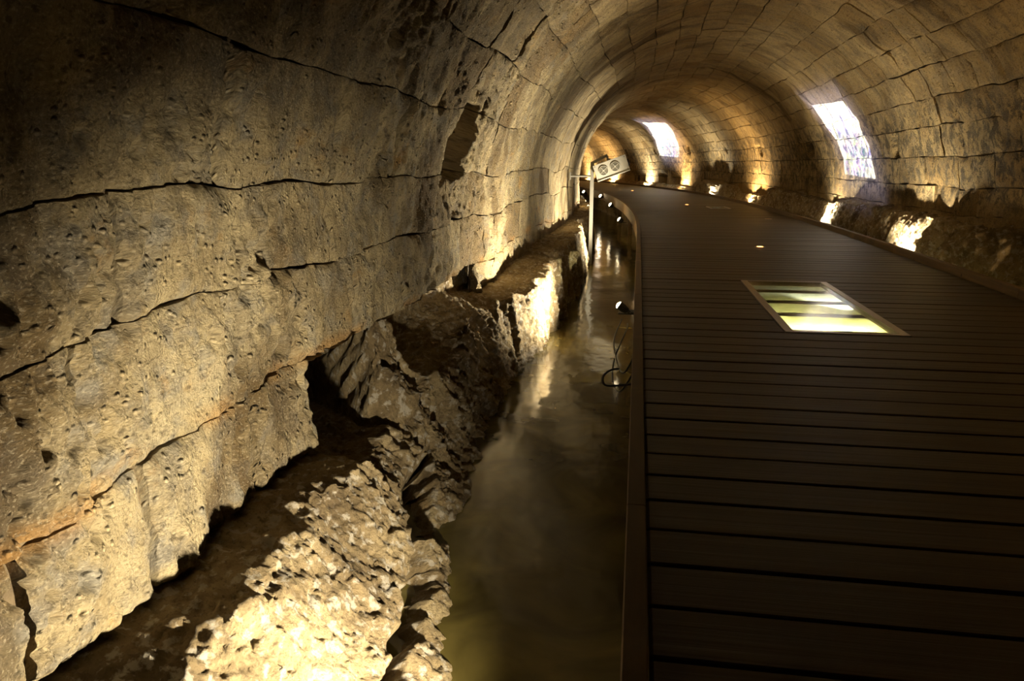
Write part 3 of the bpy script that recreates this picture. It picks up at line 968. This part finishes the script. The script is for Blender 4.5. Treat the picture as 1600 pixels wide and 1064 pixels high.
# ------------------------------------------------------------------ cables under the second floodlight
def cable(pts, label, r=.006):
    pts = [Vector(P(*p)) for p in pts]; out = []
    for i_ in range(len(pts) - 1):
        p0, p1, p2, p3 = pts[max(i_ - 1, 0)], pts[i_], pts[i_ + 1], pts[min(i_ + 2, len(pts) - 1)]
        for k_ in range(8):
            t_ = k_ / 8
            out.append(0.5 * ((2 * p1) + (-p0 + p2) * t_ + (2 * p0 - 5 * p1 + 4 * p2 - p3) * t_ ** 2 + (-p0 + 3 * p1 - 3 * p2 + p3) * t_ ** 3))
    out.append(pts[-1])
    m_ = MB(); m_.tube(out, r, 8)
    o = m_.build('power_cable', MCABLE, None, True); o['label'] = label; o['category'] = 'cable'; o['group'] = 'loose cables at the deck edge'
    return o


cable([(6.52, -.10, -.47), (5.6, -.14, -.44), (5.0, -.10, -.46), (4.6, -.05, -.42), (4.45, .00, -.30), (4.4, .02, -.19)], 'black cable curving down from the floodlight to the deck edge')
cable([(6.50, -.05, -.50), (5.9, -.05, -.42), (5.2, -.12, -.48), (4.75, -.12, -.52), (4.3, -.06, -.45), (4.1, .02, -.26)], 'second black cable crossing the first below the floodlight')
cable([(3.95, -.07, -.22), (3.80, -.11, -.19), (3.68, -.14, -.19), (3.62, -.13, -.215), (3.64, -.08, -.225), (3.66, .01, -.215)], 'short cable end bent into a hook at the deck edge')
# bracket plate of the second lamp
m_ = MB(); m_.bevbox((-.14, -.10, -.012), (.02, .10, 0), .002)
o = m_.build('lamp_shelf', MBLACK); o.location = (0.0, 6.85, -0.46); o['label'] = 'small dark shelf holding the cabled floodlight off the deck edge'; o['category'] = 'shelf'

# ------------------------------------------------------------------ projector stand
sP = 12.4
pole_loc = Vector(P(sP, -0.69, 0))
hd = heading(sP)
post = empty('support_pole', pole_loc, hd, 'grey metal pole rising from the water with a bent arm', 'pole')
m_ = MB(); m_.bevbox((-.03, -.03, -1.15), (.03, .03, .86), .004); m_.build('shaft', MGALV, post)
m_ = MB()
th_ = math.radians(27)
RM = Matrix.Rotation(-th_, 4, 'Y')
m_.bevbox((-.02, -.03, -.03), (.27, .03, .012), .004, Matrix.Translation((-.01, 0, .87)) @ RM)
m_.bevbox((.235, -.03, -.13), (.27, .03, .0), .004, Matrix.Translation((-.01, 0, .87)) @ RM); m_.build('arm', MGALV, post)
m_ = MB(); m_.tube([(-.34, .0, .66), (0, 0, .66)], .016, 10); m_.build('wall_brace', MGALV, post, True)
m_ = MB(); m_.bevbox((-.36, -.05, .60), (-.335, .05, .72), .003); m_.build('wall_plate', MGALV, post)


def projector(loc, rz, roll, label):
    """fan side looks back along the tunnel (-Y local)"""
    r = empty('projector_housing', loc, rz, label, 'projector', 'projector housings on the left side')
    R = Matrix.Rotation(-roll, 4, 'Y')
    m_ = MB(); m_.bevbox((-.255, -.15, -.125), (.255, .15, .125), .006, R); m_.build('casing', MCASE, r)
    m_ = MB(); m_.bevbox((-.262, -.158, -.128), (.262, -.151, .128), .003, R); m_.bevbox((-.262, -.168, -.128), (.262, -.150, -.112), .002, R)
    m_.build('fan_cover', MCASE, r)
    for cx_ in (-.125, .06):
        X = R @ Matrix.Translation((cx_, -.159, .005)) @ Matrix.Rotation(math.pi / 2, 4, 'X')
        m_ = MB(); m_.lathe([(.068, 0), (.066, .003), (.004, .003)], 32, X); g_ = m_.build('fan_grille', MDARKG, r)
        m_ = MB()
        for a_ in range(4):
            Q = X @ Matrix.Rotation(math.radians(25 + 90 * a_), 4, 'Z')
            m_.box((0, -.004, .003), (.07, .004, .008), Q)
        m_.lathe([(.074, .0), (.074, .008), (.067, .008), (.067, .0)], 32, X, False)
        m_.lathe([(.016, .0), (.016, .009), (.002, .009)], 16, X)
        for rr in (.034, .05): m_.lathe([(rr + .0015, .002), (rr + .0015, .006), (rr - .0015, .006), (rr - .0015, .002)], 32, X, False)
        m_.build('fan_guard', MCASE, g_)
    for sx in (-.235, .235):
        for sz in (-.09, .10):
            X = R @ Matrix.Translation((sx, -.158, sz)) @ Matrix.Rotation(math.pi / 2, 4, 'X')
            m_ = MB(); m_.lathe([(.007, 0), (.006, .003), (.001, .003)], 10, X); m_.build('screw', MDARKG, r)
    X = R @ Matrix.Translation((.256, .02, .0)) @ Matrix.Rotation(math.pi / 2, 4, 'Y')
    m_ = MB(); m_.lathe([(.05, 0), (.05, .03), (.04, .03), (.036, .012), (.002, .014)], 24, X); m_.build('projection_lens', MBLACK, r, True)
    m_ = MB(); m_.box((-.03, .03, .126), (0.03, .155, .15), R); m_.build('hanger', MGALV, r)
    return r


projector(tuple(P(sP - .195, -0.385, 0.785)), hd, math.radians(20), 'pale metal housing with two round fans tilted on a pole over the water')
projector(tuple(P(28.6, -0.62, 1.0)), heading(28.6), math.radians(15), 'matching projector housing hidden beyond the bend')


def projection(loc, quad, watts, tint, seed):
    """spot lamp with a procedural slide: quad = world corners (TL, TR, BR, BL)"""
    loc = Vector(loc); quad = [Vector(p) for p in quad]
    c = sum(quad, Vector()) / 4
    d = (c - loc).normalized()
    Rm = (-d).to_track_quat('Z', 'Y').to_matrix()       # local z = -d, light shines -z
    Ri = Rm.transposed()
    uvq = []
    for p in quad:
        l = Ri @ (p - loc); uvq.append((l.x / -l.z, l.y / -l.z))
    # orient counter clockwise
    ar = sum(uvq[i][0] * uvq[(i + 1) % 4][1] - uvq[(i + 1) % 4][0] * uvq[i][1] for i in range(4))
    if ar < 0: uvq = uvq[::-1]
    ld = bpy.data.lights.new('projector_beam', 'SPOT')
    ld.energy = watts; ld.spot_size = math.radians(85); ld.spot_blend = 0.6; ld.shadow_soft_size = 0.004
    ld.use_nodes = True
    nt = ld.node_tree; n = N(nt)
    em = [q for q in nt.nodes if q.type == 'EMISSION'][0]
    tc = n.new('ShaderNodeTexCoord').outputs['Normal']
    sp = n.new('ShaderNodeSeparateXYZ'); n.link(tc, sp.inputs[0])
    z = n.math('ABSOLUTE', sp.outputs[2])
    u = n.math('DIVIDE', sp.outputs[0], z); v = n.math('DIVIDE', sp.outputs[1], z)
    mn = None
    for i_ in range(4):
        x0, y0 = uvq[i_]; x1, y1 = uvq[(i_ + 1) % 4]
        ex, ey = x1 - x0, y1 - y0; l = math.hypot(ex, ey)
        nx, ny = -ey / l, ex / l; cc_ = -(nx * x0 + ny * y0)
        dd = n.math('ADD', n.math('ADD', n.math('MULTIPLY', u, nx), n.math('MULTIPLY', v, ny)), cc_)
        mn = dd if mn is None else n.math('MINIMUM', mn, dd)
    inside = n.rng(mn, -0.002, 0.004)
    halo = n.rng(mn, -0.20, 0.0)
    halo = n.math('MULTIPLY', n.math('POWER', halo, 2.0), 0.12)
    cb = n.new('ShaderNodeCombineXYZ'); n.link(u, cb.inputs[0]); n.link(v, cb.inputs[1]); cb.inputs[2].default_value = seed
    pic = n.ramp(n.noise(cb.outputs[0], 13, 5, 0.6, 0.8), (0.36, (0.20, 0.25, 0.9)), (0.43, (0.40, 0.48, 1.0)), (0.49, (0.65, 0.80, 1.0)), (0.56, (0.9, 0.97, 1.0)))
    pic2 = n.ramp(n.noise(cb.outputs[0], 22, 5, 0.6, 1.2), (0.38, (0.10, 0.35, 0.55)), (0.46, (0.20, 0.12, 0.62)), (0.53, (0.36, 0.40, 0.85)), (0.60, (0.30, 0.75, 0.5)), (0.68, (1, 0.7, 0.8)))
    vmin = min(q[1] for q in uvq); vmax = max(q[1] for q in uvq)
    low = n.rng(v, vmin + (vmax - vmin) * .58, vmin + (vmax - vmin) * .32)
    xm = sum(q[0] for q in uvq) / 4; xh = (max(q[0] for q in uvq) - min(q[0] for q in uvq)) / 2
    low = n.math('MULTIPLY', low, n.rng(n.math('ABSOLUTE', n.math('SUBTRACT', u, xm + tint[3] * xh)), xh * .62, xh * .42))
    colr = n.mix(low, pic, pic2)
    colr = n.mix(inside, (0.42, 0.48, 1.0), colr)
    n.link(colr, em.inputs[0])
    n.link(n.math('ADD', n.math('MULTIPLY', inside, 1.0), n.math('MULTIPLY', halo, n.math('SUBTRACT', 1.0, inside))), em.inputs[1])
    lo = bpy.data.objects.new('projector_beam', ld); COL.objects.link(lo)
    lo.matrix_world = Matrix.Translation(loc) @ Rm.to_4x4()
    return lo


projection(P(12.15, -0.02, 0.93), [V(12.28, 5.21), V(10.90, 5.29), V(10.44, 6.37), V(11.78, 6.33)], 2700, (1, 1, 1, 0.1), 3.1)
projection(P(28.4, -0.20, 1.10), [V(27.67, 4.32), V(25.22, 4.58), V(26.29, 5.94), V(28.99, 5.86)], 3500, (1, 1, 1, -0.1), 8.4)
print('stones', nstone, 'planks', plank_no)
